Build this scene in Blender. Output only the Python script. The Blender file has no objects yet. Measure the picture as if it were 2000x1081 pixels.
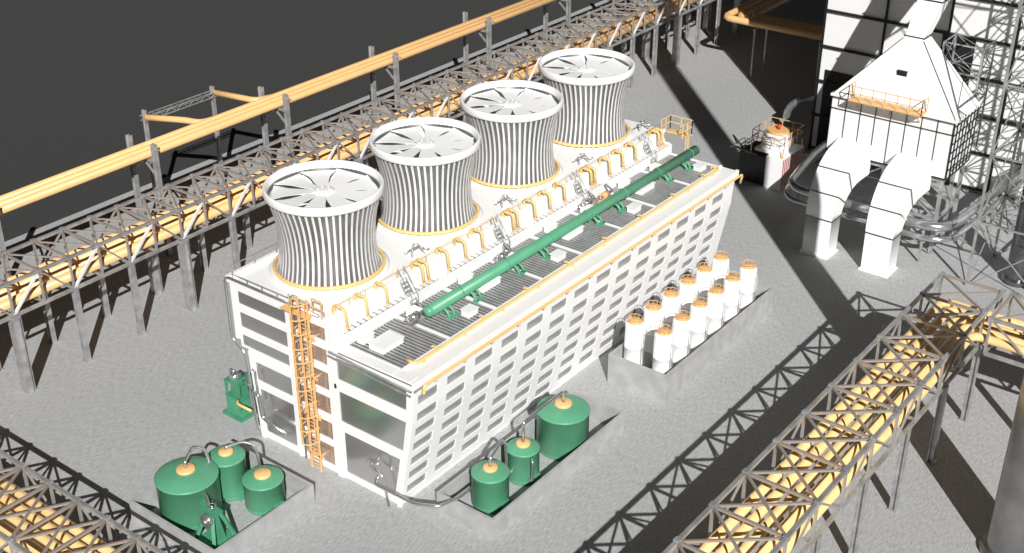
import bpy, math, random
from mathutils import Vector, Matrix
random.seed(4)
sc=bpy.context.scene
COL=sc.collection
# ---------------------------------------------------------------- materials
def mat(name,col,rough=0.5,metal=0.0,coat=0.0,var=0.12,scale=1.5,bump=0.0,col2=None,bscale=20):
    m=bpy.data.materials.new(name);m.use_nodes=True;nt=m.node_tree;b=nt.nodes['Principled BSDF']
    tc=nt.nodes.new('ShaderNodeTexCoord');n=nt.nodes.new('ShaderNodeTexNoise');n.inputs['Scale'].default_value=scale;n.inputs['Detail'].default_value=6
    nt.links.new(tc.outputs['Object'],n.inputs['Vector'])
    r=nt.nodes.new('ShaderNodeValToRGB');c=Vector(col);d=Vector(col2) if col2 else c*(1-var)
    r.color_ramp.elements[0].position=0.35;r.color_ramp.elements[1].position=0.65
    r.color_ramp.elements[0].color=(*d,1);r.color_ramp.elements[1].color=(*c,1)
    nt.links.new(n.outputs['Fac'],r.inputs['Fac']);nt.links.new(r.outputs[0],b.inputs['Base Color'])
    b.inputs['Roughness'].default_value=rough;b.inputs['Metallic'].default_value=metal;b.inputs['Coat Weight'].default_value=coat
    if bump:
        n2=nt.nodes.new('ShaderNodeTexNoise');n2.inputs['Scale'].default_value=bscale;n2.inputs['Detail'].default_value=4
        nt.links.new(tc.outputs['Object'],n2.inputs['Vector'])
        bp=nt.nodes.new('ShaderNodeBump');bp.inputs['Strength'].default_value=bump;bp.inputs['Distance'].default_value=0.05
        nt.links.new(n2.outputs['Fac'],bp.inputs['Height']);nt.links.new(bp.outputs[0],b.inputs['Normal'])
    return m
WHITE=mat('white_paint',(.95,.95,.945),.45,var=.02,scale=.6)
WHITE2=mat('white_metal',(.92,.92,.92),.25,.15,var=.08,scale=1.2)
STEEL=mat('galvanised_steel',(.52,.52,.52),.36,.4,var=.35,scale=1.2)
RUST=mat('weathered_steel',(.52,.50,.48),.4,.45,var=.3,scale=.8,col2=(.42,.41,.405))
BROWN=mat('brown_tinted_steel',(.50,.42,.36),.42,.4,var=.3,scale=.7,col2=(.43,.41,.39))  # rusty brown that also paints in the orange pipes' reflection
DSTEEL=mat('dark_steel',(.22,.22,.23),.22,.8,var=.4,scale=1.0)
SHELL=mat('stack_shell_steel',(.30,.30,.31),.3,.55,var=.35,scale=.8)
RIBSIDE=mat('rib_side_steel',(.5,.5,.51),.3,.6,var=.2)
COLUMN=mat('column_steel',(.40,.39,.385),.28,.85,var=.3,scale=.5)
SILVER=mat('polished_pipe',(.65,.65,.66),.22,.8,var=.15,scale=1)
ORANGE=mat('orange_paint',(.96,.58,.25),.4,coat=.2,var=.08,scale=.9)
PALE=mat('pale_yellow_paint',(.97,.67,.30),.38,coat=.2,var=.08,scale=.9)
YELLOW=mat('yellow_paint',(.92,.62,.24),.4,coat=.2,var=.1,scale=.9)
OCHRE=mat('amber_rail',(.9,.53,.22),.4,var=.1)
GREEN=mat('green_enamel',(.12,.40,.235),.42,coat=.1,var=.1,scale=.8)
PANEL=mat('reflective_cladding',(.62,.61,.60),.2,.8,var=.12,scale=.25)
LOUV=mat('louvre_grey',(.46,.46,.455),.4,.1,var=.4,scale=.9)
PIT=mat('pit_concrete',(.47,.47,.47),.85,var=.2,scale=1.1,bump=.25)
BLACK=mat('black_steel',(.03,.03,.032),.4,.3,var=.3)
GRATE=mat('grate_grey',(.52,.52,.52),.45,.3,var=.2)
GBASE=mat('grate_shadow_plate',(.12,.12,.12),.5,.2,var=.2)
RED=mat('red_paint',(.6,.05,.03),.5)
BRICK=mat('dull_red_paint',(.45,.12,.09),.6)
GREENBOX=mat('green_casing',(.08,.33,.19),.45,var=.2)
def ground_mat():
    m=bpy.data.materials.new('brushed_concrete');m.use_nodes=True;nt=m.node_tree;b=nt.nodes['Principled BSDF'];L=nt.links.new
    tc=nt.nodes.new('ShaderNodeTexCoord');mp=nt.nodes.new('ShaderNodeMapping');mp.inputs['Rotation'].default_value=(0,0,math.radians(52));mp.inputs['Scale'].default_value=(1.0,6.5,1)
    L(tc.outputs['Object'],mp.inputs['Vector'])
    n=nt.nodes.new('ShaderNodeTexNoise');n.inputs['Scale'].default_value=2.0;n.inputs['Detail'].default_value=5;n.inputs['Roughness'].default_value=.65;L(mp.outputs[0],n.inputs['Vector'])
    r=nt.nodes.new('ShaderNodeValToRGB');e=r.color_ramp.elements;e[0].position=.36;e[0].color=(.335,.34,.35,1);e[1].position=.64;e[1].color=(.55,.55,.545,1);L(n.outputs['Fac'],r.inputs['Fac'])
    n2=nt.nodes.new('ShaderNodeTexNoise');n2.inputs['Scale'].default_value=.06;n2.inputs['Detail'].default_value=3;L(tc.outputs['Object'],n2.inputs['Vector'])
    r2=nt.nodes.new('ShaderNodeValToRGB');r2.color_ramp.elements[0].position=.3;r2.color_ramp.elements[0].color=(.93,.94,.95,1);r2.color_ramp.elements[1].position=.7;r2.color_ramp.elements[1].color=(1.0,1.0,.99,1);L(n2.outputs['Fac'],r2.inputs['Fac'])
    mx=nt.nodes.new('ShaderNodeMix');mx.data_type='RGBA';mx.blend_type='MULTIPLY';mx.inputs['Factor'].default_value=1
    L(r.outputs[0],mx.inputs['A']);L(r2.outputs[0],mx.inputs['B']);L(mx.outputs['Result'],b.inputs['Base Color'])
    bp=nt.nodes.new('ShaderNodeBump');bp.inputs['Strength'].default_value=.06;bp.inputs['Distance'].default_value=.05;L(n.outputs['Fac'],bp.inputs['Height']);L(bp.outputs[0],b.inputs['Normal'])
    b.inputs['Roughness'].default_value=.9;b.inputs['Specular IOR Level'].default_value=.2
    return m
GROUND=ground_mat()
OUTER=mat('dark_ground',(.043,.043,.043),1.0,var=.03)
# ---------------------------------------------------------------- mesh builder
class MB:
    def __init__(s): s.v=[];s.f=[];s.sm=[];s.mi=[]
    def add(s,vs,fs,sm=False,mi=0):
        o=len(s.v);s.v+=[Vector(v) for v in vs]
        for i,f in enumerate(fs):
            s.f.append([o+k for k in f]);s.sm.append(sm if isinstance(sm,bool) else sm[i]);s.mi.append(mi if isinstance(mi,int) else mi[i])
    def box(s,x0,x1,y0,y1,z0,z1,mi=0):
        s.add([(x0,y0,z0),(x1,y0,z0),(x1,y1,z0),(x0,y1,z0),(x0,y0,z1),(x1,y0,z1),(x1,y1,z1),(x0,y1,z1)],
              [(0,3,2,1),(4,5,6,7),(0,1,5,4),(1,2,6,5),(2,3,7,6),(3,0,4,7)],mi=mi)
    def hexa(s,p,mi=0):
        s.add(p,[(0,3,2,1),(4,5,6,7),(0,1,5,4),(1,2,6,5),(2,3,7,6),(3,0,4,7)],mi=mi)
    def beam(s,a,b,w,h=None,mi=0,up=(0,0,1)):
        h=h or w;a=Vector(a);b=Vector(b);d=(b-a).normalized();u=Vector(up)
        if abs(d.dot(u))>.98:u=Vector((1,0,0))
        r=d.cross(u).normalized()*w/2;t=r.cross(d).normalized()*h/2
        s.hexa([a-r-t,a+r-t,b+r-t,b-r-t,a-r+t,a+r+t,b+r+t,b-r+t],mi)
    def cyl(s,a,b,r,n=12,r2=None,mi=0):
        a=Vector(a);b=Vector(b);r2=r if r2 is None else r2;d=(b-a).normalized();u=Vector((0,0,1)) if abs(d.z)<.9 else Vector((1,0,0))
        p=d.cross(u).normalized();q=p.cross(d)*-1
        vs=[]
        for c,rr in ((a,r),(b,r2)):
            for i in range(n):
                t=2*math.pi*i/n;vs.append(c+(p*math.cos(t)+q*math.sin(t))*rr)
        fs=[(i,(i+1)%n,n+(i+1)%n,n+i) for i in range(n)]+[tuple(range(n-1,-1,-1)),tuple(range(n,2*n))]
        s.add(vs,fs,[True]*n+[False]*2,mi)
    def tube(s,path,r,n=10,fil=0.5,mi=0,seg=5):
        P=[Vector(p) for p in path];Q=[P[0]]
        for i in range(1,len(P)-1):
            a,b,c=P[i-1],P[i],P[i+1];d1=(a-b);d2=(c-b);l=min(fil,d1.length*.48,d2.length*.48)
            p1=b+d1.normalized()*l;p2=b+d2.normalized()*l
            for k in range(seg+1):
                t=k/seg;Q.append(p1*(1-t)**2+b*2*t*(1-t)+p2*t*t)
        Q.append(P[-1])
        d=(Q[1]-Q[0]).normalized();u=Vector((0,0,1)) if abs(d.z)<.9 else Vector((1,0,0))
        nrm=(u-d*u.dot(d)).normalized();vs=[]
        for i,c in enumerate(Q):
            if i==0:t=(Q[1]-Q[0])
            elif i==len(Q)-1:t=(Q[-1]-Q[-2])
            else:t=(Q[i+1]-Q[i]).normalized()+(Q[i]-Q[i-1]).normalized()
            t.normalize();nrm=(nrm-t*nrm.dot(t)).normalized();bn=t.cross(nrm)
            for k in range(n):
                a=2*math.pi*k/n;vs.append(c+(nrm*math.cos(a)+bn*math.sin(a))*r)
        fs=[];m=len(Q)
        for i in range(m-1):
            for k in range(n):fs.append((i*n+k,i*n+(k+1)%n,(i+1)*n+(k+1)%n,(i+1)*n+k))
        ns=len(fs);fs+=[tuple(range(n-1,-1,-1)),tuple(range((m-1)*n,m*n))]
        s.add(vs,fs,[True]*ns+[False]*2,mi)
    def lathe(s,prof,c,n=32,mi=0,sm=True,a0=0):
        c=Vector(c);vs=[]
        for r,z in prof:
            for i in range(n):
                t=2*math.pi*i/n+a0;vs.append(c+Vector((r*math.cos(t),r*math.sin(t),z)))
        fs=[(j*n+i,j*n+(i+1)%n,(j+1)*n+(i+1)%n,(j+1)*n+i) for j in range(len(prof)-1) for i in range(n)]
        s.add(vs,fs,sm,mi)
    def torus(s,c,R,r,n=40,m=8,mi=0):
        c=Vector(c);vs=[]
        for i in range(n):
            t=2*math.pi*i/n
            for j in range(m):
                a=2*math.pi*j/m;rr=R+r*math.cos(a);vs.append(c+Vector((rr*math.cos(t),rr*math.sin(t),r*math.sin(a))))
        s.add(vs,[(i*m+j,((i+1)%n)*m+j,((i+1)%n)*m+(j+1)%m,i*m+(j+1)%m) for i in range(n) for j in range(m)],True,mi)
    def rail(s,pts,h=1.3,r=.045,sp=1.2,mi=0,mids=1):
        for a,b in zip(pts[:-1],pts[1:]):
            a=Vector(a);b=Vector(b);L=(b-a).length;k=max(1,round(L/sp))
            for i in range(k+1):
                p=a+(b-a)*i/k;s.beam(p,p+Vector((0,0,h)),r*1.7,mi=mi)
            for j in range(mids+1):
                z=Vector((0,0,h*(1-j/(mids+1))));s.beam(a+z,b+z,r*1.7,mi=mi)
def mesh(name,mb,mats,off=Vector((0,0,0))):
    me=bpy.data.meshes.new(name);me.from_pydata([v-off for v in mb.v],[],mb.f)
    for m in mats:me.materials.append(m)
    me.polygons.foreach_set('use_smooth',mb.sm);me.polygons.foreach_set('material_index',mb.mi);me.update();return me
def thing(name,loc,label,cat,group=None):
    o=bpy.data.objects.new(name,None);o.location=loc;o.empty_display_size=.3;COL.objects.link(o);o['label']=label;o['category']=cat
    if group:o['group']=group
    return o
def wl(o):
    v=Vector(o.location)
    return v+wl(o.parent) if o.parent else v
def part(par,name,mb,mats,label=None):
    if not isinstance(mats,(list,tuple)):mats=[mats]
    o=bpy.data.objects.new(name,mesh(name,mb,mats,wl(par)));o.parent=par;COL.objects.link(o)
    if label:o['label']=label
    return o
def solo(name,mb,mats,label,cat,group=None,loc=None):
    if not isinstance(mats,(list,tuple)):mats=[mats]
    loc=Vector(loc) if loc is not None else mb.v[0].copy()
    o=bpy.data.objects.new(name,mesh(name,mb,mats,loc));o.location=loc;COL.objects.link(o);o['label']=label;o['category']=cat
    if group:o['group']=group
    return o
def struct(name,mb,mats):
    o=bpy.data.objects.new(name,mesh(name,mb,[mats]));COL.objects.link(o);o['kind']='structure';return o
def clone(o,delta,par=None):
    c=o.copy();COL.objects.link(c)
    if par is None:c.location=Vector(o.location)+Vector(delta)
    else:c.parent=par
    for ch in list(o.children):clone(ch,delta,c)
    return c
# ---------------------------------------------------------------- ground
m=MB();m.add([(-900,-900,-.05),(1500,-900,-.05),(1500,1500,-.05),(-900,1500,-.05)],[(0,1,2,3)]);struct('ground',m,OUTER)
m=MB();m.box(-120,190,-140,54.0,-.04,0);struct('pavement',m,GROUND)
# ---------------------------------------------------------------- cooling tower building
bld=thing('cooling_tower_building',(20,6.4,0),'long white building with flared walls, window rows and flat roof decks','cooling tower building')
def wy(z): return -1.4*z/7.2 if z<=7.2 else -1.4-.24*(z-7.2)/2.8
m=MB()
rows=[8.5,7.2,5.95,4.72,3.5,2.3,1.1];hw=.95;hh=.37
cols=[1.35+2.78*i for i in range(14)]
xs=[0];
for c in cols:xs+=[c-hw,c+hw]
xs.append(40)
zs=[0]
for z in sorted(rows):zs+=[z-hh,z+hh]
zs+=[10];zs=sorted(set(zs))
def isrow(a,b):return any(abs((a+b)/2-z)<.05 for z in rows)
D=.09
for j in range(len(zs)-1):
    z0,z1=zs[j],zs[j+1]
    for i in range(len(xs)-1):
        x0,x1=xs[i],xs[i+1]
        if i%2==1 and isrow(z0,z1):
            y0,y1=wy(z0),wy(z1)
            for q in ([(x0,y0,z0),(x1,y0,z0),(x1,y0+D,z0),(x0,y0+D,z0)],[(x0,y1,z1),(x0,y1+D,z1),(x1,y1+D,z1),(x1,y1,z1)],
                      [(x0,y0,z0),(x0,y0+D,z0),(x0,y1+D,z1),(x0,y1,z1)],[(x1,y0,z0),(x1,y1,z1),(x1,y1+D,z1),(x1,y0+D,z0)]):
                m.add(q,[(0,1,2,3)])
        else:m.add([(x0,wy(z0),z0),(x1,wy(z0),z0),(x1,wy(z1),z1),(x0,wy(z1),z1)],[(0,1,2,3)])
part(bld,'side_wall',m,WHITE)
m=MB()
prof=[(0,0),(-1.4,7.2),(-1.64,10),(4.95,10),(5.5,11.85),(14.44,11.85),(14.44,7.5),(13.3,6.9),(12.8,0)]
m.add([(0,y,z) for y,z in prof],[tuple(range(9))]);part(bld,'end_wall',m,WHITE)
m=MB();m.add([(40,y,z) for y,z in prof],[tuple(range(8,-1,-1))]);
lp=[(14.44,11.85),(14.44,7.5),(13.3,6.9),(12.8,0)]
for (a,b) in zip(lp[:-1],lp[1:]):m.add([(0,*a),(40,*a),(40,*b),(0,*b)],[(0,3,2,1)])
part(bld,'rear_wall',m,WHITE)
for z in rows:
    z0,z1=z-hh,z+hh;y0,y1=wy(z0)+D-.01,wy(z1)+D-.01
    mm=MB();mm.add([(-hw,y0,z0),(hw,y0,z0),(hw,y1,z1),(-hw,y1,z1)],[(0,1,2,3)])
    for k in range(2):
        t=(k+1)/3;mm.beam((-hw,y0+(y1-y0)*t-.02,z0+(z1-z0)*t),(hw,y0+(y1-y0)*t-.02,z0+(z1-z0)*t),.03,.025)
    me=mesh('window',mm,[LOUV],Vector((0,wy(z),z)))
    for c in cols:
        o=bpy.data.objects.new('window',me);o.parent=bld;o.location=Vector((c,wy(z),z))-bld.location;COL.objects.link(o)
P=[]
for z0,z1 in ((10.25,11.35),(8.45,9.75),(7.0,8.0)):
    P.append([(9.3,z0),(14.0,z0),(14.0,z1),(9.3,z1)])
P.append([(9.3,4.6),(12.9,4.6),(13.0,6.2),(9.3,6.2)]);P.append([(9.3,.5),(12.5,.5),(12.8,4.1),(9.3,4.1)])
for z0,z1 in ((10.25,11.35),(8.45,9.75),(6.5,8.0),(4.6,6.1),(2.6,4.1),(.5,2.2)):
    P.append([(5.7,z0),(8.8,z0),(8.8,z1),(5.7,z1)])
P.append([(-1.0,7.75),(5.1,7.75),(5.1,9.5),(-1.1,9.5)]);P.append([(-.55,4.5),(5.1,4.5),(5.1,7.0),(-.95,7.0)])
P.append([(.35,.5),(4.8,.5),(4.8,3.9),(-.3,3.9)])
for q in P:
    mm=MB();mm.add([(-.03,y,z) for y,z in q],[(0,3,2,1)])
    for i in range(len(q)):
        p0=q[i];p1=q[(i+1)%len(q)];mm.beam((-.05,*p0),(-.05,*p1),.12,.08,mi=1)
    part(bld,'cladding_panel',mm,[PANEL,WHITE])
m=MB()
m.box(-.25,-.01,-1.64,5.3,9.7,10.06);m.box(-.2,-.01,5.3,14.44,11.5,11.9)
m.box(-.16,-.01,-1.2,5.2,7.1,7.45);m.box(-.16,-.01,5.0,5.5,0,11.5);m.box(-.15,-.01,8.92,9.18,0,11.5)
m.box(-.14,-.01,-.5,5.0,4.05,4.3);m.box(-.12,-.01,5.5,13.1,6.25,6.42);m.box(-.12,-.01,5.5,14.0,8.1,8.35);m.box(-.12,-.01,5.5,14.2,9.85,10.1);m.box(-.12,-.01,5.5,12.9,4.2,4.45)
m.beam((-.1,0,0),(-.1,-1.4,7.2),.3,.2,up=(1,0,0));m.beam((-.1,-1.4,7.2),(-.1,-1.6,9.7),.3,.2,up=(1,0,0));m.beam((-.1,12.7,0),(-.1,13.2,6.9),.3,.2,up=(1,0,0));m.beam((-.1,14.3,7.5),(-.1,14.3,11.5),.25,.2,up=(1,0,0))
part(bld,'wall_frame',m,WHITE)
m=MB();m.box(-.3,40.2,5.5,14.6,11.85,12.02);m.box(-.3,40.2,14.35,14.65,12.02,12.3)
m.box(-.3,40.2,5.35,5.497,11.85,12.15);m.box(-.02,40,5.38,5.49,11.003,11.847)
part(bld,'upper_deck',m,WHITE)
m=MB();m.box(-.25,40.2,-1.7,4.54,9.98,10.1);m.box(-.25,40.2,-1.8,-1.703,9.75,10.22);m.box(-.25,40.2,-1.697,-1.55,10.103,10.22)
m.box(0,40,4.55,5.5,9.98,11.0);m.box(-.25,40.2,-.2,-.08,10.103,10.25);m.box(-.25,.5,-1.5,-.25,10.103,10.24);m.box(-.25,.5,0,4.5,10.103,10.24)
part(bld,'lower_deck',m,WHITE)
m=MB();m.box(-.28,40.25,-1.87,-1.803,9.55,9.72);m.beam((-.35,-1.7,9.62),(-.35,5.3,9.9),.12);m.beam((-.45,-1.7,9.35),(-.45,5.3,9.65),.1)
part(bld,'gutter',m,STEEL)
def grate(x0,x1,y0,y1,z,sp=.30,k=.24):
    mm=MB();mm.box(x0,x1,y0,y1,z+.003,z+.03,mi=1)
    n=int((x1-x0)/sp)
    for i in range(n):
        x=x0+(i+.5)*(x1-x0)/n;mm.box(x-sp*k,x+sp*k,y0,y1,z+.031,z+.1,mi=0)
    mm.box(x0-.05,x0-.002,y0,y1,z+.003,z+.18,mi=2);mm.box(x1+.002,x1+.05,y0,y1,z+.003,z+.18,mi=2)
    return mm
for i in range(4):
    for x0,x1,y0,y1 in ((.55,5.1,-.05,4.5),(5.22,9.9 if i<3 else 9.7,-.05,4.5)):
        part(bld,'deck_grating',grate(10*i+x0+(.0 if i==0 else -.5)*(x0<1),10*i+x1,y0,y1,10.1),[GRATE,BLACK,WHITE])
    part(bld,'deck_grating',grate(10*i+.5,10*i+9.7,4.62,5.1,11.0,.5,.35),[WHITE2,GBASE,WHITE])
for i in range(4):
    for x,y,w,d in ((1.1,1.9,1.9,1.2),(7.9,.5,.9,.7),(5.6,3.3,.8,.7),(1.2,3.7,1.0,.5)):
        mm=MB();mm.box(10*i+x,10*i+x+w,y,y+d,10.21,10.6);mm.box(10*i+x-.06,10*i+x+w+.06,y-.06,y+d+.06,10.6,10.67)
        solo('roof_hatch',mm,WHITE,'low white metal hatch box on the slatted roof deck','hatch','hatches on the roof deck')
def ship_ladder(x):
    mm=MB()
    for dx in (0,.6):
        mm.beam((x+dx,5.5,12.1),(x+dx,4.3,10.3),.06,.1);mm.beam((x+dx,5.5,12.8),(x+dx,4.3,11.0),.035)
        mm.beam((x+dx,5.5,12.1),(x+dx,5.5,12.85),.035);mm.beam((x+dx,4.3,10.3),(x+dx,4.3,11.0),.035)
    for k in range(7):
        t=(k+.5)/7;mm.box(x,x+.6,5.5-1.2*t-.09,5.5-1.2*t+.09,12.1-1.8*t-.02,12.1-1.8*t+.02)
    return mm
for i in range(4):solo('roof_stair',ship_ladder(6.6+10*i),STEEL,'short steel stair with handrails between two roof decks','stair','short stairs between the roof decks')
def elbow(x):
    mm=MB();mm.tube([(x,5.9,12.0),(x,5.9,12.48),(x,4.95,12.48),(x,4.8,11.15)],.1,10,.32)
    mm.cyl((x,5.9,12.02),(x,5.9,12.1),.16,12);mm.cyl((x,5.5,12.48),(x,5.44,12.48),.145,12);mm.cyl((x,4.81,11.25),(x,4.8,11.16),.15,12);return mm
e0=solo('vent_elbow',elbow(0),YELLOW,'short yellow pipe elbow arching over the roof step','pipe elbow','yellow pipe elbows along the roof step',loc=(0,6,12.02))
xs_e=[]
for i in range(4):xs_e+=[10*i+v for v in (1.0,2.9,4.8,8.4,8.9)]
e0.location.x=xs_e[0]
for x in xs_e[1:]:clone(e0,(x-xs_e[0],0,0))
m=MB();m.tube([(.4,5.43,12.8),(39.6,5.43,12.8)],.02,6)
for k in range(27):m.beam((.4+1.5*k,5.43,12.15),(.4+1.5*k,5.43,12.8),.035)
solo('deck_railing',m,YELLOW,'thin yellow railing along the edge of the upper roof deck','railing')
m=MB();m.rail([(0,5.8,12.02),(0,14.3,12.02)],h=.35,r=.03,sp=1.5,mids=0);m.rail([(0,14.3,12.3),(40,14.3,12.3)],h=.7,r=.03,sp=2,mids=0)
solo('deck_railing',m,STEEL,'low grey steel railing along the roof edge','railing')
m=MB();m.rail([(39.3,5.3,12.0),(40.8,5.3,12.0),(40.8,3.2,12.0),(39.3,3.2,12.0)],h=1.2,r=.04,sp=1.0);m.box(40.21,40.85,3.15,5.3,11.85,11.93,mi=0);m.beam((40.5,3.3,10.1),(40.5,3.3,11.85),.1);m.beam((40.1,3.3,10.1),(40.1,3.3,12),.08)
solo('roof_platform',m,YELLOW,'small yellow railed platform at the end of the roof','platform')
def tee(x,y):
    mm=MB();mm.tube([(x,y,12.02),(x,y,12.6),(x+.8,y,12.6),(x+.8,y-.4,12.1)],.06,8,.2);mm.torus((x+.4,y,12.8),.2,.04,16,6);mm.cyl((x+.4,y,12.6),(x+.4,y,12.8),.04,8);mm.tube([(x-.4,y+.3,12.4),(x+.9,y+.3,12.4),(x+1.1,y-.6,12.4)],.05,6,.2);return mm
for i in range(4):solo('valve_assembly',tee(9.6+10*i if i<3 else 38.5,6.9),SILVER,'small grey valve and pipework on the white roof deck','valve','small valves on the roof deck')
m=MB();m.tube([(1.4,.25,10.35),(1.4,-.5,10.35),(39.2,-.5,10.35),(39.2,.25,10.35),(39.2,.25,10.12)],.11,10,.3)
for k in range(10):m.box(2+4*k,2.15+4*k,-.65,-.35,10.103,10.3)
for k in range(8):m.tube([(3.5+4.8*k,-.5,10.35),(3.5+4.8*k,-.2,10.5),(3.5+4.8*k,.1,10.3)],.08,8,.2)
solo('roof_pipe',m,YELLOW,'long yellow pipe on short supports along the white roof edge','pipe')
m=MB();m.tube([(.4,-1.9,9.3),(.4,-2.05,9.3),(.4,-2.05,9.85),(40.4,-2.05,9.85),(40.4,-1.9,9.0)],.1,10,.3)
for k in range(14):m.box(1.5+2.8*k,1.62+2.8*k,-2.1,-1.875,9.6,9.75)
solo('wall_pipe',m,YELLOW,'long yellow pipe fixed along the top of the white wall','pipe')
gp=thing('header_pipe',(5.6,2.3,10.1),'thick green pipe running along the roof on splayed legs','pipe')
GZ=11.0
m=MB();m.cyl((6.0,2.3,GZ),(40.0,2.3,GZ),.4,24)
for sx,x in ((-1,6.0),(1,40.0)):
    vs=[];n=24
    for r,z in [(.4,0),(.37,.16),(.27,.29),(.12,.35),(.01,.37)]:
        for i in range(n):
            t=2*math.pi*i/n;vs.append((x+sx*z,2.3+r*math.cos(t),GZ+r*math.sin(t)))
    m.add(vs,[(j*n+i,j*n+(i+1)%n,(j+1)*n+(i+1)%n,(j+1)*n+i) for j in range(4) for i in range(n)],True)
for x in (9,14,19,24,29,34,39):m.cyl((x,2.3,GZ),(x+.08,2.3,GZ),.45,24)
part(gp,'pipe_body',m,GREEN)
for x in (7.2,10.0,14.8,17.8,24.6,27.6,34.6,37.6):
    m=MB()
    for dy in (-.75,.35):
        m.tube([(x,2.3,GZ-.25),(x,2.3+dy*.6,10.65),(x,2.3+dy,10.15)],.11,8,.2);m.box(x-.2,x+.7,2.1+dy,2.5+dy,10.205,10.28)
        m.tube([(x+.5,2.3,GZ-.25),(x+.5,2.3+dy*.6,10.65),(x+.5,2.3+dy,10.15)],.09,8,.2)
    part(gp,'support_leg',m,GREEN)
def motor(x,y,mt,lab):
    mm=MB();mm.box(x-.6,x+.6,y-.3,y+.3,10.21,10.4,mi=0);mm.cyl((x-.45,y,10.75),(x+.2,y,10.75),.28,14,mi=0);mm.cyl((x+.2,y,10.75),(x+.7,y,10.75),.12,10,mi=1);mm.torus((x-.7,y,10.8),.22,.045,14,6,mi=1);mm.tube([(x+.7,y,10.75),(x+1.0,y,10.75),(x+1.0,y+.7,11.1)],.09,8,.2,mi=1)
    solo('roof_motor',mm,[mt,SILVER],lab,'motor','motors on the roof deck')
motor(5.3,2.9,SILVER,'small grey motor and valve on the slatted roof deck');motor(15.5,3.6,SILVER,'small grey motor and valve on the slatted roof deck')
motor(28.5,3.6,OCHRE,'small amber motor on the slatted roof deck');motor(26.5,3.9,SILVER,'small grey motor and valve on the slatted roof deck')
m=MB();m.tube([(-.3,6.0,12.2),(-.3,14.75,12.2),(-.3,14.75,7.4),(-.3,13.5,6.7),(-.3,13.15,1.2),(-.3,12.9,.6)],.1,10,.5);m.tube([(-.35,12.9,5.6),(-.35,12.7,5.6),(-.35,12.6,3.0)],.07,8,.3)
solo('drain_pipe',m,SILVER,'grey drain pipe running down the corner of the end wall','pipe')
m=MB();m.tube([(-.3,13.2,3.8),(-.6,12.6,3.9),(-.6,12.3,3.9),(-.6,12.1,2.1),(-.6,9.8,1.7)],.13,10,.35)
solo('wall_pipe',m,SILVER,'bent grey pipe fixed low on the end wall','pipe')
m=MB();m.tube([(-.1,2.1,2.6),(-.6,2.1,2.6),(-.6,2.1,3.2),(-.6,1.2,3.2),(-.6,1.2,2.2),(-1.1,1.2,1.9),(-1.1,-2.2,1.9),(-.4,-3.6,1.9),(1.0,-4.1,2.0),(2.6,-4.1,2.0)],.11,10,.35)
m.tube([(-.5,2.1,2.6),(-.5,1.0,2.2),(-.5,.6,0)],.09,10,.35)
solo('wall_pipe',m,SILVER,'bent grey pipe leading from the end wall to a green tank','pipe')
ld=thing('caged_ladder',(-.6,7.1,0),'tall amber caged ladder fixed to the end wall','ladder')
m=MB();yl,yr,xl=7.55,6.7,-.55
for y in (yl,yr):m.beam((xl,y,0),(xl,y,13.2),.12)
for k in range(44):m.beam((xl,yl,.2+.3*k),(xl,yr,.2+.3*k),.055)
for z in (1.2,4.3,7.4,10.4):
    for y in (yl,yr):m.beam((xl,y,z),(0,y,z),.09)
    m.beam((xl,yl+.3,z+.05),(xl,yr-.4,z+.05),.12)
m.box(-.9,-.31,6.5,8.9,12.05,12.12);m.rail([(-.3,6.5,12.1),(-.3,5.7,12.1)],h=1.2,r=.04)
part(ld,'ladder_rails',m,OCHRE)
m=MB();yc=(yl+yr)/2
for k in range(11):
    z=2.6+1.05*k;pts=[(xl-.98*math.sin(math.pi*t/8),yc+.62*math.cos(math.pi*t/8),z) for t in range(9)]
    for a,b in zip(pts[:-1],pts[1:]):m.beam(a,b,.04,.09)
for t in (1,2,4,6,7):
    x,y=xl-.98*math.sin(math.pi*t/8),yc+.62*math.cos(math.pi*t/8);m.beam((x,y,2.6),(x,y,13.2),.055)
part(ld,'safety_cage',m,OCHRE)
m=MB();m.tube([(-.3,8.35,.2),(-.3,8.35,12.9),(-.3,8.0,13.0)],.06,8,.2);m.tube([(-.3,8.6,3),(-.3,8.6,12.9)],.05,8,.2)
solo('conduit',m,STEEL,'thin grey conduits running up the end wall beside the ladder','conduit')
# ---------------------------------------------------------------- fan stacks
def rad(t):return 3.42-1.5*t+1.83*t*t
Z0,Z1=12.02,17.75
CX,CY=5.15,10.4
st=thing('fan_stack',(CX,CY,Z0),'large white ribbed fan stack with pinched waist on the roof','fan stack','fan stacks along the roof')
m=MB();m.lathe([(rad(k/14)-.06,Z0+(Z1-Z0)*k/14) for k in range(15)],(CX,CY,0),64);part(st,'shell',m,SHELL)
m=MB();NR=54
for i in range(NR):
    a=2*math.pi*i/NR;prev=None
    for k in range(17):
        t=k/16;aa=a+.025*math.sin(math.pi*t);ca,sa=math.cos(aa),math.sin(aa);r=rad(t);z=Z0+(Z1-Z0)*t;rr=r+.11;w=.08
        ring=[Vector((CX+q*ca-s*sa,CY+q*sa+s*ca,z)) for q,s in ((r-.05,-w*1.3),(rr,-w),(rr,w),(r-.05,w*1.3))]
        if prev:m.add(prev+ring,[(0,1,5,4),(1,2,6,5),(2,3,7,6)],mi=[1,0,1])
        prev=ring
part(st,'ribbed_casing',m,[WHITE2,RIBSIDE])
m=MB();m.lathe([(3.72,17.55),(3.9,17.6),(3.95,17.7),(3.95,18.1),(3.9,18.18),(3.8,18.19),(3.72,18.1),(3.66,17.6)],(CX,CY,0),72)
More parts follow.
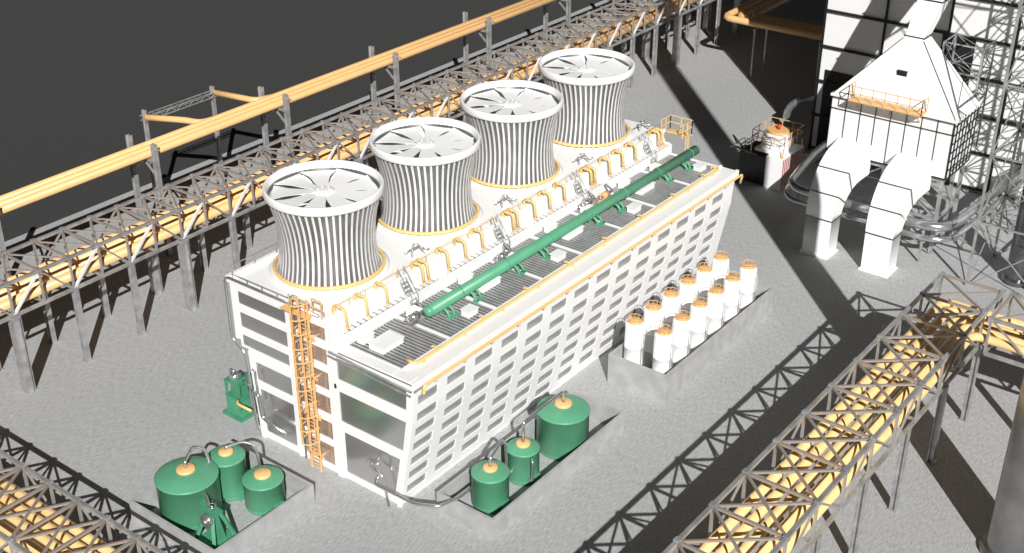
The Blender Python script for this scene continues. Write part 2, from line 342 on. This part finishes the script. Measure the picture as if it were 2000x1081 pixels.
m.lathe([(3.66,17.6)]+[(rad(k/8)-.12,Z0+(Z1-Z0)*k/8) for k in (7,6,5,4)],(CX,CY,0),64);part(st,'rim',m,WHITE)
m=MB();m.torus((CX,CY,12.35),3.68,.12,64,8)
for i in range(40):
    a=2*math.pi*i/40;m.cyl((CX+3.68*math.cos(a),CY+3.68*math.sin(a),12.03),(CX+3.68*math.cos(a),CY+3.68*math.sin(a),12.3),.06,6)
part(st,'base_ring',m,YELLOW)
FZ=17.62
m=MB();m.lathe([(.01,FZ+.12),(.55,FZ+.11),(.72,FZ+.05),(.74,FZ-.2),(.01,FZ-.2)],(CX,CY,0),28)
for k in range(6):
    a=math.pi*k/3;m.cyl((CX+.42*math.cos(a),CY+.42*math.sin(a),FZ+.11),(CX+.42*math.cos(a),CY+.42*math.sin(a),FZ+.17),.06,8)
fan=part(st,'fan',m,WHITE,None)
m=MB();m.lathe([(2.95,14.9),(.01,14.9)],(CX,CY,0),40);part(st,'dark_interior_disc',m,BLACK)  # black disc paints in the shade inside the stack
NB=9
m=MB();N=10;vs=[]
for k in range(N+1):
    t=k/N;r=.62+2.98*t;pitch=2*math.pi*r/NB;cov=[1,1,.97,.92,.86,.81,.79,.82,.90,.97,.99][k]
    c=pitch*cov;tilt=.07
    for s in (-.5,.5):
        u=s*c;a=u/r;zz=FZ+tilt*u*(1.1-.5*t)
        vs.append((r*math.cos(a),r*math.sin(a),zz));vs.append((r*math.cos(a),r*math.sin(a),zz-.03))
fs=[]
for k in range(N):
    b=4*k;fs+=[(b,b+4,b+6,b+2),(b+1,b+3,b+7,b+5),(b,b+1,b+5,b+4),(b+2,b+6,b+7,b+3)]
fs.append((4*N,4*N+1,4*N+3,4*N+2))
m.add([(x,y,z-FZ) for x,y,z in vs],fs)
bm=mesh('blade',m,[WHITE])
for i in range(NB):
    o=bpy.data.objects.new('blade',bm);o.parent=fan;o.location=(0,0,FZ-Z0);o.rotation_euler=(0,0,2*math.pi*i/NB+.2);COL.objects.link(o)
for i in range(1,4):
    c=clone(st,(10.094*i,0,0))
    for ch in c.children:
        if ch.name.startswith('fan'):ch.rotation_euler=(0,0,[0,.25,.5,.1][i])
for i in range(4):
    m=MB();m.lathe([(4.1,12.021),(4.1,12.06),(3.5,12.1)],(CX+10.094*i,CY,0),48);part(bld,'stack_curb',m,WHITE)
# ---------------------------------------------------------------- pits
def pit(x0,x1,y0,y1,h,lab,t=.18):
    mm=MB();mm.box(x0,x1,y0,y0+t,0,h);mm.box(x0,x1,y1-t,y1,0,h);mm.box(x1-t,x1,y0+t,y1-t,0,h);mm.box(x0,x0+t,y0+t,y1-t,0,h)
    solo('containment_wall',mm,PIT,lab,'wall',loc=((x0+x1)/2,(y0+y1)/2,0))
pit(-11.5,-3.2,4.6,12.7,1.5,'low grey concrete wall enclosing three green tanks and a pump')
pit(.9,15.8,-6.9,-2.3,1.6,'low grey concrete wall enclosing a row of green tanks')
pit(20.3,37.0,-7.5,-2.5,2.5,'grey concrete wall enclosing two rows of white cylinders')
def tank(x,y,r,h,dome,lab,cap=.5,z0=.0):
    T=thing('storage_tank',(x,y,0),lab,'tank','green storage tanks')
    mm=MB()
    mm.lathe([(.01,z0+.02),(r*.97,z0+.02),(r,z0+.1),(r,z0+h),(r*1.03,z0+h+.02),(r*1.03,z0+h+.1),(r*.98,z0+h+.14),(r*.86,z0+h+dome*.5),(r*.6,z0+h+dome*.85),(r*.3,z0+h+dome),(.01,z0+h+dome*1.02)],(x,y,0),40)
    mm.lathe([(r*1.015,.25),(r*1.015,.33)],(x,y,0),40)
    part(T,'tank_body',mm,GREEN)
    mm=MB();zt=z0+h+dome
    mm.lathe([(cap*.98,zt-.12),(cap,zt),(cap,zt+.12),(cap*.9,zt+.17),(.01,zt+.17)],(x,y,0),24);part(T,'hatch_cover',mm,ORANGE)
    mm=MB();mm.box(x-r*.3,x+r*.3,y-r*1.15,y-r*.8,.01,.6);part(T,'base_block',mm,GREEN)
    return zt
z1=tank(-8.7,10.2,1.95,2.9,.5,'large green tank with orange hatch inside a concrete wall',.6)
z2=tank(-5.7,9.9,1.2,2.8,.35,'slim green tank with orange hatch and silver pipe',.48)
z3=tank(-5.2,7.1,1.3,2.0,.35,'short green tank with orange hatch inside a concrete wall',.55)
m=MB();m.tube([(-8.7,10.2,z1+.15),(-8.7,10.2,z1+.6),(-7.5,10.8,z1+.85),(-7.0,10.3,z1+.6),(-7.0,9.6,2.0),(-7.3,9.2,1.2)],.1,10,.3);solo('tank_pipe',m,SILVER,'bent silver pipe linking two green tanks','pipe','silver tank pipes')
m=MB();m.tube([(-5.7,9.9,z2+.15),(-5.7,9.9,z2+.4),(-4.7,9.4,z2+.5),(-4.2,8.8,z2+.2),(-4.4,8.2,2.0)],.1,10,.3);solo('tank_pipe',m,SILVER,'bent silver pipe linking two green tanks','pipe','silver tank pipes')
y1_=tank(3.8,-4.4,1.22,2.4,.35,'green tank with orange hatch beside the white wall',.48)
y2_=tank(7.3,-4.4,1.1,2.3,.35,'green tank with orange hatch and silver pipe',.48)
y3_=tank(11.7,-4.5,1.8,3.0,.5,'large green tank with orange hatch beside the white wall',.6)
m=MB();m.tube([(3.8,-4.4,y1_+.15),(3.8,-4.4,y1_+.8),(5.6,-4.0,y1_+1.0),(6.0,-4.0,y1_+.4),(6.0,-4.0,1.0),(6.6,-4.6,.8)],.11,10,.3);solo('tank_pipe',m,SILVER,'bent silver pipe linking two green tanks','pipe','silver tank pipes')
m=MB();m.tube([(7.3,-4.4,y2_+.15),(7.3,-4.4,y2_+1.7),(11.7,-4.5,y2_+1.9),(11.7,-4.5,y3_+.15)],.11,10,.3);m.tube([(6.6,-5.4,.6),(6.6,-5.7,.6),(6.6,-5.7,2.2),(6.9,-5.4,2.2)],.1,8,.2);solo('tank_pipe',m,SILVER,'bent silver pipe linking two green tanks','pipe','silver tank pipes')
pk=thing('pump_unit',(-9.6,6.6,0),'angular green pump frame with silver disc casing beside the tanks','pump')
m=MB();m.box(-10.6,-8.6,5.8,7.8,.01,.2)
for a,b in (((-10.5,5.9,.2),(-9.9,6.5,2.2)),((-8.7,5.9,.2),(-9.3,6.5,2.2)),((-10.5,7.7,.2),(-9.9,7.1,2.2)),((-8.7,7.7,.2),(-9.3,7.1,2.2))):m.beam(a,b,.22)
m.box(-10.05,-9.15,6.35,7.25,2.2,2.35);m.hexa([(-10.0,6.3,.2),(-9.2,6.3,.2),(-9.2,7.3,.2),(-10.0,7.3,.2),(-9.8,6.6,2.1),(-9.4,6.6,2.1),(-9.4,7.0,2.1),(-9.8,7.0,2.1)]);m.box(-9.3,-8.7,7.85,8.5,.01,2.1);part(pk,'pump_stand',m,GREENBOX)
m=MB();m.cyl((-10.25,6.8,1.9),(-10.02,6.8,1.9),.5,22);m.cyl((-10.4,6.8,1.9),(-10.25,6.8,1.9),.2,14);m.torus((-9.6,6.8,2.75),.25,.04,16,6);m.cyl((-9.6,6.8,2.35),(-9.6,6.8,2.75),.05,8);m.tube([(-9.6,7.1,2.5),(-9.3,7.6,2.7),(-9.0,8.2,2.7),(-8.9,8.5,2.4)],.11,8,.3);part(pk,'pump_casing',m,SILVER)
gu=thing('pump_unit',(1.0,16.2,0),'tall green framed pump cabinet standing beside the building wall','pump')
m=MB();m.box(0,2.0,15.2,17.2,0,.25);m.hexa([(.2,15.4,.25),(1.8,15.4,.25),(1.8,17.0,.25),(.2,17.0,.25),(.5,15.7,1.5),(1.5,15.7,1.5),(1.5,16.7,1.5),(.5,16.7,1.5)])
for x in (.35,1.65):
    for y in (15.55,16.85):m.beam((x,y,.25),(x,y,2.9),.16)
m.box(.25,1.75,15.45,16.95,1.55,1.7);m.box(.25,1.75,15.45,16.95,2.8,2.95);m.box(.6,1.4,15.8,16.6,1.7,2.75);part(gu,'pump_stand',m,GREENBOX)
m=MB();m.cyl((.4,16.2,3.2),(1.3,16.2,3.2),.26,18);m.tube([(.9,15.6,2.9),(.9,14.9,3.0),(.9,14.9,1.2),(1.0,14.2,.4)],.12,8,.3);m.tube([(1.2,16.8,3.1),(1.2,17.3,3.2),(1.2,17.3,1.5)],.1,8,.2);part(gu,'pump_casing',m,SILVER)
m=MB();m.tube([(.1,15.4,1.9),(-.3,15.0,1.9),(-.3,13.6,1.9)],.1,8,.2);part(gu,'feed_pipe',m,YELLOW)
# ---------------------------------------------------------------- white cylinders
X0,Y0=22.0,-6.1
wt=thing('gas_cylinder',(X0,Y0,0),'tall white cylinder with amber railed cap inside a concrete wall','cylinder','white cylinders in two rows')
m=MB();r=.70;m.lathe([(.01,.02),(r,.02),(r,1.3),(r*1.03,1.32),(r*1.03,1.4),(r,1.42),(r,2.8),(r*1.03,2.82),(r*1.03,2.9),(r,2.92),(r,4.6),(r*.96,4.75),(r*.85,4.84),(.5,4.88),(.45,4.95)],(X0,Y0,0),32);part(wt,'cylinder_body',m,WHITE)
m=MB();m.lathe([(.46,4.84),(.5,4.88),(.5,5.0),(.46,5.03),(.01,5.04)],(X0,Y0,0),24)
for i in range(10):
    a=2*math.pi*i/10;m.beam((X0+.54*math.cos(a),Y0+.54*math.sin(a),4.87),(X0+.54*math.cos(a),Y0+.54*math.sin(a),5.22),.03)
m.torus((X0,Y0,5.22),.54,.025,20,5);m.torus((X0,Y0,4.92),.54,.03,20,5);part(wt,'railed_cap',m,OCHRE)
m=MB();m.tube([(X0+.2,Y0-r-.06,.2),(X0+.2,Y0-r-.06,4.2)],.025,6);m.tube([(X0-.15,Y0-r-.06,.2),(X0-.15,Y0-r-.06,4.2)],.025,6);part(wt,'conduit',m,STEEL)
for j in range(2):
    for i in range(6):
        if i or j:clone(wt,(2.56*i,2.5*j,0))
# ---------------------------------------------------------------- pipe racks
def hpost(h,w,two=False):
    mm=MB()
    if two:
        for s in (-.5,.5):
            mm.box(-w*.5,w*.5,s*w-.05,s*w+.05,0,h);mm.box(-.05,.05,s*w-w*.4,s*w+w*.4,0,h-.01)
        mm.box(-w*.5-.06,-w*.5-.003,-w*.6,w*.6,0,h)
    else:
        mm.box(-w/2,w/2,-w/2,-w/2+.07,0,h);mm.box(-w/2,w/2,w/2-.07,w/2,0,h);mm.box(-.04,.04,-w/2+.07,w/2-.07,0,h)
    mm.box(-w*.75,w*.75,-w*.75,w*.75,0.001,.06)
    return mm
def rack(axis,a0,a1,step,c0,c1,zb,zt,posts,lab,w=.2,wide=lambda i:False,white=None,xw=.55):
    def P(a,c,z):return (a,c,z) if axis==0 else (c,a,z)
    R=thing('pipe_rack',P((a0+a1)/2,(c0+c1)/2,0),lab,'pipe rack')
    ch=MB();br=MB();tb=MB()
    for c in (c0,c1):
        for z in (zb,zt):ch.beam(P(a0,c,z),P(a1,c,z),w*1.15)
    n=round((a1-a0)/step);step=(a1-a0)/n
    for i in range(n+1):
        a=a0+i*step
        for c in (c0,c1):br.beam(P(a,c,zb),P(a,c,zt),w*.8)
        br.beam(P(a,c0,zb),P(a,c1,zb),w*.85);tb.beam(P(a,c0,zt),P(a,c1,zt),w*.85)
        for c in (c0,c1):
            q=P(a,c,zt);ch.box(q[0]-.17,q[0]+.17,q[1]-.17,q[1]+.17,q[2]-.15,q[2]+.17)
        if i<n:
            b=a+step;s=i%2
            for c,cc in ((c0,0),(c1,1)):
                A,B=P(a,c,zb if s==0 else zt),P(b,c,zt if s==0 else zb)
                if white is not None and cc==white and i%2==0:  # alternate diagonals coloured white, painting in highlights on the steel
                    mm=MB();mm.beam(A,B,w*.9);part(R,'diagonal_brace',mm,WHITE2)
                else:br.beam(A,B,w*.6)
            tb.beam(P(a,c0,zt+.05),P(b,c1,zt+.05),w*xw);tb.beam(P(a,c1,zt-.02),P(b,c0,zt-.02),w*xw)
    part(R,'chord',ch,STEEL);part(R,'brace',br,RUST);part(R,'top_brace',tb,BROWN)
    pm=mesh('post',hpost(zb,.42),[STEEL]);pw=mesh('post',hpost(zb,.62,True),[STEEL])
    for k,a in enumerate(posts):
        for c in (c0,c1):
            o=bpy.data.objects.new('post',pw if wide(k) else pm);o.parent=R;o.location=Vector(P(a,c,0))-R.location;COL.objects.link(o)
    return R
px=[-6.6+5.13*k for k in range(-2,22)]
rack(0,-16.86,101,5.13/2,31.0,35.4,6.3,8.9,px,'long steel truss pipe rack on tall posts across the concrete yard',wide=lambda k:(k-2)%3==0,white=0)
for k,y in enumerate((31.8,32.7,33.6,34.5)):
    m=MB();m.cyl((-25,y,6.95),(112,y,6.95),.38,14);solo('pipeline',m,ORANGE,'long straight orange pipe lying inside a steel truss rack','pipeline','orange pipes inside the truss rack')
pr=[19.1+6.35*k for k in range(-5,3)]
rack(0,-12.65,35.2,3.7,-25.45,-21.1,6.2,8.9,pr,'steel truss pipe rack carrying yellow pipes beside the yard',w=.2,xw=.7)
rack(1,-57.8,-26.1,3.7,31.0,35.3,6.2,8.9,[-30.5-6.35*k for k in range(4)],'steel truss pipe rack branching off at the corner',w=.2,xw=.7)
for k in range(5):
    y=-21.6-.84*k
    m=MB();xe=34.75-(k*.84);m.tube([(-14,y,7.1),(xe,y,7.1),(xe,-60,7.1)],.31,14,.9);solo('pipeline',m,PALE,'yellow pipe bending at the corner of the steel rack','pipeline','yellow pipes inside the corner rack')
rack(1,-2.0,34.4,2.8,-19.9,-15.3,1.6,4.2,[1,7,13,19,25,31],'low steel truss pipe rack crossing the yard edge',w=.2,xw=.7)
for k in range(5):
    x=-19.25+.83*k
    m=MB();m.cyl((x,-14,2.5),(x,38,2.5),.32,14);solo('pipeline',m,PALE,'yellow pipe lying inside the low steel rack','pipeline','yellow pipes inside the low rack')
for k,y in enumerate((40.85,41.65,42.45)):
    m=MB();m.cyl((-25,y,9.6),(115,y,9.6),.35,16);solo('pipeline',m,ORANGE,'long elevated orange pipe carried on steel goalposts','pipeline','high orange pipes on goalposts')
for k in range(8):
    x=-1.6+15.32*k
    T=thing('pipe_support',(x,41.6,0),'steel goalpost support carrying three orange pipes','pipe support','goalposts carrying the high pipes')
    for y in (39.95,43.3):
        m=MB();m.box(x-.2,x+.2,y-.22,y-.16,0,10.7);m.box(x-.2,x+.2,y+.16,y+.22,0,10.7);m.box(x-.05,x+.05,y-.16,y+.16,0,10.7);part(T,'post',m,STEEL)
    m=MB();m.box(x-.15,x+.15,39.8,43.5,8.95,9.2);m.beam((x,39.2,10.3),(x,39.9,10.3),.12);m.beam((x,39.95,7.5),(x,41.6,8.9),.15);m.beam((x,43.3,7.5),(x,41.6,8.9),.15);part(T,'cross_beam',m,STEEL)
m=MB();m.tube([(24,42.5,9.6),(21,42.6,9.7),(20.5,44,9.8),(18.7,47.5,9.8)],.3,12,.7);solo('loop_pipe',m,ORANGE,'orange branch pipe leaving the high pipeline','pipe','branch pipes of the expansion loop')
m=MB();m.tube([(30.5,42.5,9.6),(28,42.9,9.7),(26.9,47.5,9.8)],.3,12,.7);solo('loop_pipe',m,ORANGE,'orange branch pipe leaving the high pipeline','pipe','branch pipes of the expansion loop')
lf=thing('pipe_support',(22.7,47.6,0),'tall two-post steel frame with a lattice beam','pipe support')
for x in (18.7,26.7):
    m=MB();m.box(x-.15,x+.15,47.42,47.47,0,10.5);m.box(x-.15,x+.15,47.73,47.78,0,10.5);m.box(x-.03,x+.03,47.47,47.73,0,10.5);part(lf,'post',m,STEEL)
m=MB()
for y in (47.3,47.9):
    for z in (9.5,9.95):m.beam((18.4,y,z),(27,y,z),.09)
for i in range(12):m.beam((18.6+.7*i,47.3,9.95),(19.3+.7*i,47.9,9.95),.05);m.beam((18.6+.7*i,47.3,9.5 if i%2 else 9.95),(19.3+.7*i,47.3,9.95 if i%2 else 9.5),.05)
part(lf,'lattice_beam',m,STEEL)
# ---------------------------------------------------------------- chimney column
CKX,CKY=19.4,-32.85
ck=thing('chimney',(CKX,CKY,0),'very tall round grey steel chimney standing on the concrete','chimney')
m=MB();m.lathe([(1.45,.01),(1.45,60),(1.45,100)],(CKX,CKY,0),48);m.lathe([(1.45,100),(.01,100)],(CKX,CKY,0),48,sm=False);m.lathe([(1.8,0),(1.8,.3),(1.45,.3)],(CKX,CKY,0),48,sm=False)
part(ck,'chimney_shaft',m,COLUMN)
# ---------------------------------------------------------------- filter house with ducts
fh=thing('filter_house',(57.7,-8.4,0),'white hopper-topped filter building on a steel frame with two bent ducts','filter building')
hx0,hx1,hy0,hy1,hz0,hz1=55,60.6,-14.0,-2.9,7.4,12.8
m=MB();m.box(hx0,hx1,hy0,hy1,hz0,hz1);m.box(hx0-.15,hx1+.15,hy0-.15,hy1+.15,hz1-.25,hz1+.05);part(fh,'house_body',m,WHITE)
m=MB()
for k in range(9):
    y=hy1-(k+.0)*(hy1-hy0)/8;m.box(hx0-.08,hx0-.003,y-.025,y+.025,hz0,hz1-.3)
m.box(hx0-.1,hx0-.003,hy0,hy1,11.5,11.56);m.box(hx0-.1,hx0-.003,hy0,hy1,hz0,hz0+.1);m.box(hx0-.2,hx0-.153,hy0-.15,hy1+.15,hz1-.24,hz1-.16)
for k in range(8):m.box(hx0+k*.8-.035,hx0+k*.8+.035,hy0-.1,hy0-.003,hz0,hz1-.3)
for k in range(7):m.box(hx0,hx1,hy0-.12,hy0-.003,hz0+k*.8,hz0+k*.8+.06)
HT=18.3
A4=[(hx0,hy0,12.88),(hx1,hy0,12.88),(hx1,hy1,12.88),(hx0,hy1,12.88)];B4=[(57.2,-9.5,HT),(59,-9.5,HT),(59,-7.7,HT),(57.2,-7.7,HT)]
for a,b in zip(A4,B4):m.beam(a,b,.06)
part(fh,'panel_frame',m,BLACK)
m=MB();m.hexa([(hx0,hy0,12.86),(hx1,hy0,12.86),(hx1,hy1,12.86),(hx0,hy1,12.86)]+B4)
m.box(56.0,56.7,-8.9,-8.0,14.2,15.8,mi=1);part(fh,'hopper_roof',m,[WHITE,BLACK])
m=MB();m.hexa([(57.2,-9.4,HT),(58.9,-9.4,HT),(58.9,-7.8,HT),(57.2,-7.8,HT),(65,-10.6,28),(68,-10.6,28),(68,-7.2,28),(65,-7.2,28)])
for t in (.02,.3,.6):
    a=Vector((58.05,-8.6,HT)).lerp(Vector((66.5,-8.9,28)),t);s=.93+t*.8;m.box(a.x-s,a.x+s,a.y-s,a.y+s,a.z-.04,a.z+.04,mi=1)
part(fh,'outlet_duct',m,[WHITE,BLACK])
def duct(yc):
    mm=MB();sec=[(48.8,0,50.7,0,1.2),(48.8,3.6,50.7,3.6,1.22)]
    for k in range(13):
        a=math.radians(80*k/12);cx_,cz_=53.6,3.6
        sec.append((cx_-4.8*math.cos(a),cz_+4.8*math.sin(a)+.25*k/12,cx_-2.9*math.cos(a),cz_+2.5*math.sin(a),1.24+.28*k/12))
    sec.append((55.1,8.9,55.1,6.1,1.6))
    n=len(sec)
    for j in range(4):   # each side its own smooth strip, so edges stay crisp
        vs=[]
        for xa,za,xb,zb,q in sec:
            c4=[(xa,yc-q,za),(xb,yc-q,zb),(xb,yc+q,zb),(xa,yc+q,za)];vs+=[c4[j],c4[(j+1)%4]]
        mm.add(vs,[(2*k,2*k+1,2*k+3,2*k+2) for k in range(n-1)],True)
    for k in (1,6,10):
        xa,za,xb,zb,q=sec[k];q+=.03
        pts=[(xa-.02,yc-q,za+.02),(xb,yc-q,zb-.02),(xb,yc+q,zb-.02),(xa-.02,yc+q,za+.02)]
        for j in range(4):mm.beam(pts[j],pts[(j+1)%4],.09,mi=1)
    mm.box(48.6,50.9,yc-1.35,yc+1.35,0,.15)
    return mm
for yc in (-5.6,-11.2):part(fh,'inlet_duct',duct(yc),[WHITE,DSTEEL])
m=MB()
for x in (55.3,58,60.3):
    for y in (-13.7,-8.4,-3.2):m.beam((x,y,0),(x,y,hz0),.3)
for z in (3.4,7.1):
    for x in (55.3,60.3):m.beam((x,-13.7,z),(x,-3.2,z),.22)
    for y in (-13.7,-8.4,-3.2):m.beam((55.3,y,z),(60.3,y,z),.22)
for y0,y1 in ((-13.7,-8.4),(-8.4,-3.2)):
    for za,zb in ((0,3.4),(3.4,7.1)):m.beam((55.3,y0,za),(55.3,y1,zb),.12);m.beam((55.3,y1,za),(55.3,y0,zb),.12)
part(fh,'support_frame',m,STEEL)
m=MB();m.box(53.6,54.9,-11.5,-4.9,13.0,13.12);m.rail([(54.9,-11.5,13.1),(53.6,-11.5,13.1),(53.6,-4.9,13.1),(54.9,-4.9,13.1)],h=1.3,r=.04,sp=1.1)
for y in (-11,-8.2,-5.3):m.beam((53.7,y,13.0),(55,y,12.0),.1)
solo('access_platform',m,OCHRE,'amber railed platform on the front of the white filter building','platform')
def loop(z,r,o):
    m=MB();m.tube([(70,1.4+o,z),(62,1.2+o,z),(53.2-o,-.3+o,z),(53.2-o,-15.4-o,z),(72,-16.4-o,z)],r,14,2.4);return m
solo('loop_pipe',loop(3.6,.42,0),SILVER,'thick silver pipe looping around the filter building base','pipe')
solo('loop_pipe',loop(2.6,.26,.35),SILVER,'thinner silver pipe looping around the filter building base','pipe')
for x,y in ((53.2,-3.5),(53.2,-8.4),(53.2,-13.5),(58,-15.6),(64,-16.1),(58,.6),(65,1.3)):
    m=MB();m.beam((x,y,0),(x,y,3.2),.18);m.beam((x-.4,y,3.15),(x+.4,y,3.15),.12);solo('pipe_support',m,STEEL,'short steel post under the silver loop pipes','pipe support','posts under the silver pipes')
m=MB();m.tube([(74,10,.1),(74,10,3.2),(76,5.9,4.8)],.4,14,1.6);m.cyl((74,10,0),(74,10,.3),.55,14);solo('vent_pipe',m,SILVER,'thick silver elbow pipe rising beside the tall building','pipe')
m=MB();m.tube([(63.8,3.5,2.2),(64.5,2.6,2.2),(64.5,1.4,2.9)],.22,10,.6);solo('vent_pipe',m,SILVER,'silver pipe linking the small unit and filter building','pipe')
# ---------------------------------------------------------------- big building
bb=thing('boiler_building',(82,-12,0),'very large white panelled building with dark steel framing','building')
m=MB();m.box(71,95,-32,5.6,0,34);part(bb,'panelled_wall',m,WHITE)
m=MB()
for k in range(10):m.box(70.75,70.997,-32,5.7,.2+3.7*k,.45+3.7*k)
for k in range(7):m.box(70.7,70.747,5.5-6.3*k-.13,5.5-6.3*k+.13,0,34)
for k in range(10):m.box(71,95,5.603,5.85,.2+3.7*k,.5+3.7*k)
part(bb,'steel_frame',m,BLACK)
for (y,w,z0,z1) in ((4.9,3.0,0,9.0),(-6.5,3.2,0,15),(-18,3.5,0,34)):  # cast shadows painted as black strips on the white wall
    m=MB();m.box(70.9,70.997,y-w,y,z0,z1);part(bb,'shadow_strip',m,BLACK)
# ---------------------------------------------------------------- lattice towers
def lattice(x0,x1,y0,y1,z0,h,step,w,lab,name='lattice_tower',mt=STEEL,inner=True,cat='lattice tower'):
    mm=MB();C=[(x0,y0),(x1,y0),(x1,y1),(x0,y1)]
    for c in C:mm.beam((*c,z0),(*c,z0+h),w*1.4)
    n=round(h/step)
    for k in range(n):
        za,zb=z0+k*h/n,z0+(k+1)*h/n
        for j in range(4):
            a,b=C[j],C[(j+1)%4];mm.beam((*a,zb),(*b,zb),w);mm.beam((*a,za),(*b,zb),w*.6);mm.beam((*b,za),(*a,zb),w*.6)
        if inner:mm.beam((*C[0],zb),(*C[2],zb),w*.6)
    return solo(name,mm,mt,lab,cat,loc=((x0+x1)/2,(y0+y1)/2,z0))
lattice(51.5,58.3,-25,-18.4,0,36,6,.14,'tall grey steel lattice tower around a round column')
lattice(63.5,68.5,-23.5,-18,0,30,3,.11,'tall grey steel lattice stair tower against the white building')
lattice(61.0,64.0,-13.5,-10,7.4,10,2.4,.1,'steel scaffold tower beside the white filter building',name='scaffold_tower',cat='scaffold')
m=MB();m.lathe([(1.25,0),(1.25,.4),(.95,.4)],(54.9,-21.5,0),28,sm=False);m.lathe([(.95,.4),(.95,45)],(54.9,-21.5,0),28);solo('steel_column',m,DSTEEL,'thick dark round steel column inside a lattice tower','column')
# ---------------------------------------------------------------- small unit
su=thing('compressor_unit',(61.5,5.5,0),'small black and striped cabin with amber railing on top','plant unit')
m=MB();m.box(59.6,63.0,5.0,8.0,0,3.0);part(su,'dark_cabin',m,BLACK)
m=MB();m.box(59.3,64.0,3.2,4.95,0,3.3)
for k in range(12):m.box(59.5+.38*k,59.64+.38*k,3.15,3.197,.1,3.2,mi=1)
part(su,'striped_cabin',m,[WHITE,BRICK])
m=MB();m.box(60.0,63.2,3.7,6.6,3.3,3.6)
for k,(r,z) in enumerate(((1.4,3.65),(1.6,4.15),(1.25,4.7))):m.lathe([(.01,z),(r*.9,z),(r,z+.1),(r,z+.3),(r*.9,z+.4),(.01,z+.4)],(61.6,5.0,0),24,sm=False)
part(su,'roof_unit',m,WHITE)
m=MB();m.rail([(59.6,3.3,4.2),(63.7,3.3,4.2),(63.7,6.8,4.2),(59.6,6.8,4.2),(59.6,3.3,4.2)],h=1.4,r=.035,sp=1.2)
for x in (59.6,63.7):
    for y in (3.35,6.8):m.beam((x,y,3.0),(x,y,4.2),.1)
m.lathe([(.01,5.15),(1.1,5.15),(1.1,5.4),(.01,5.4)],(61.6,5.0,0),24,sm=False)
part(su,'railing',m,OCHRE)
m=MB();m.cyl((61.6,5.0,5.4),(61.6,5.0,5.9),.18,12);part(su,'red_cap',m,RED)
m=MB();m.tube([(59.5,6,3.0),(59.5,8.5,3.4),(60,9.3,3)],.1,8,.3);m.tube([(59.5,7,3.0),(60.4,9.4,4.2),(61,9.0,3)],.07,8,.3);m.rail([(59.6,7.9,3.0),(63,7.9,3.0)],h=.8,r=.03,sp=.8);part(su,'pipework',m,DSTEEL)
# ---------------------------------------------------------------- orange pipes, far
for k in range(3):
    o=1.25*k
    m=MB();m.tube([(114,26.0-o,6.5),(88+o,26.0-o,6.5),(88+o,7,6.5)],.42,12,1.3)
    solo('pipeline',m,ORANGE,'orange pipe bending near the tall white building','pipeline','orange pipes bending near the tall building')
for x in (89.2,):
    for y in (21.5,13):
        m=MB();m.beam((x-1.8,y,5.9),(x+2,y,5.9),.2);m.beam((x-1.5,y,0),(x-1.5,y,5.8),.2);m.beam((x+1.7,y,0),(x+1.7,y,5.8),.2);solo('pipe_support',m,STEEL,'small steel support under orange pipes','pipe support')
# ---------------------------------------------------------------- light
d=Vector((1.06,1.05,-1.0)).normalized()
sl=bpy.data.lights.new('sun','SUN');sl.energy=5;sl.angle=math.radians(.4);sl.color=(1,.985,.96)
so=bpy.data.objects.new('sun',sl);so.rotation_euler=d.to_track_quat('-Z','Y').to_euler();so.location=(-60,-60,80);COL.objects.link(so)
w=bpy.data.worlds.new('World');sc.world=w;w.use_nodes=True;nt=w.node_tree;bg=nt.nodes['Background']
sky=nt.nodes.new('ShaderNodeTexSky');sky.sky_type='NISHITA';sky.sun_disc=False;sky.sun_elevation=math.asin(-d.z);sky.sun_rotation=math.atan2(-d.x,-d.y)
hs=nt.nodes.new('ShaderNodeHueSaturation');hs.inputs['Saturation'].default_value=.25
nt.links.new(sky.outputs[0],hs.inputs['Color']);nt.links.new(hs.outputs[0],bg.inputs['Color']);bg.inputs['Strength'].default_value=.006
# ---------------------------------------------------------------- camera
cd=bpy.data.cameras.new('camera');cam=bpy.data.objects.new('camera',cd);COL.objects.link(cam);sc.camera=cam
cd.sensor_width=36;cd.lens=2489.6254/2000*36;cd.clip_end=5000
pi_,ya=.4947,.6544
F=Vector((math.cos(ya)*math.cos(pi_),math.sin(ya)*math.cos(pi_),-math.sin(pi_)));R=Vector((math.sin(ya),-math.cos(ya),0));U=R.cross(F)
M=Matrix((R,U,-F)).transposed().to_4x4();M.translation=Vector((-47.7499,-45.7068,52.3203));cam.matrix_world=M
sc.view_settings.view_transform='Standard';sc.view_settings.look='None';sc.view_settings.exposure=0
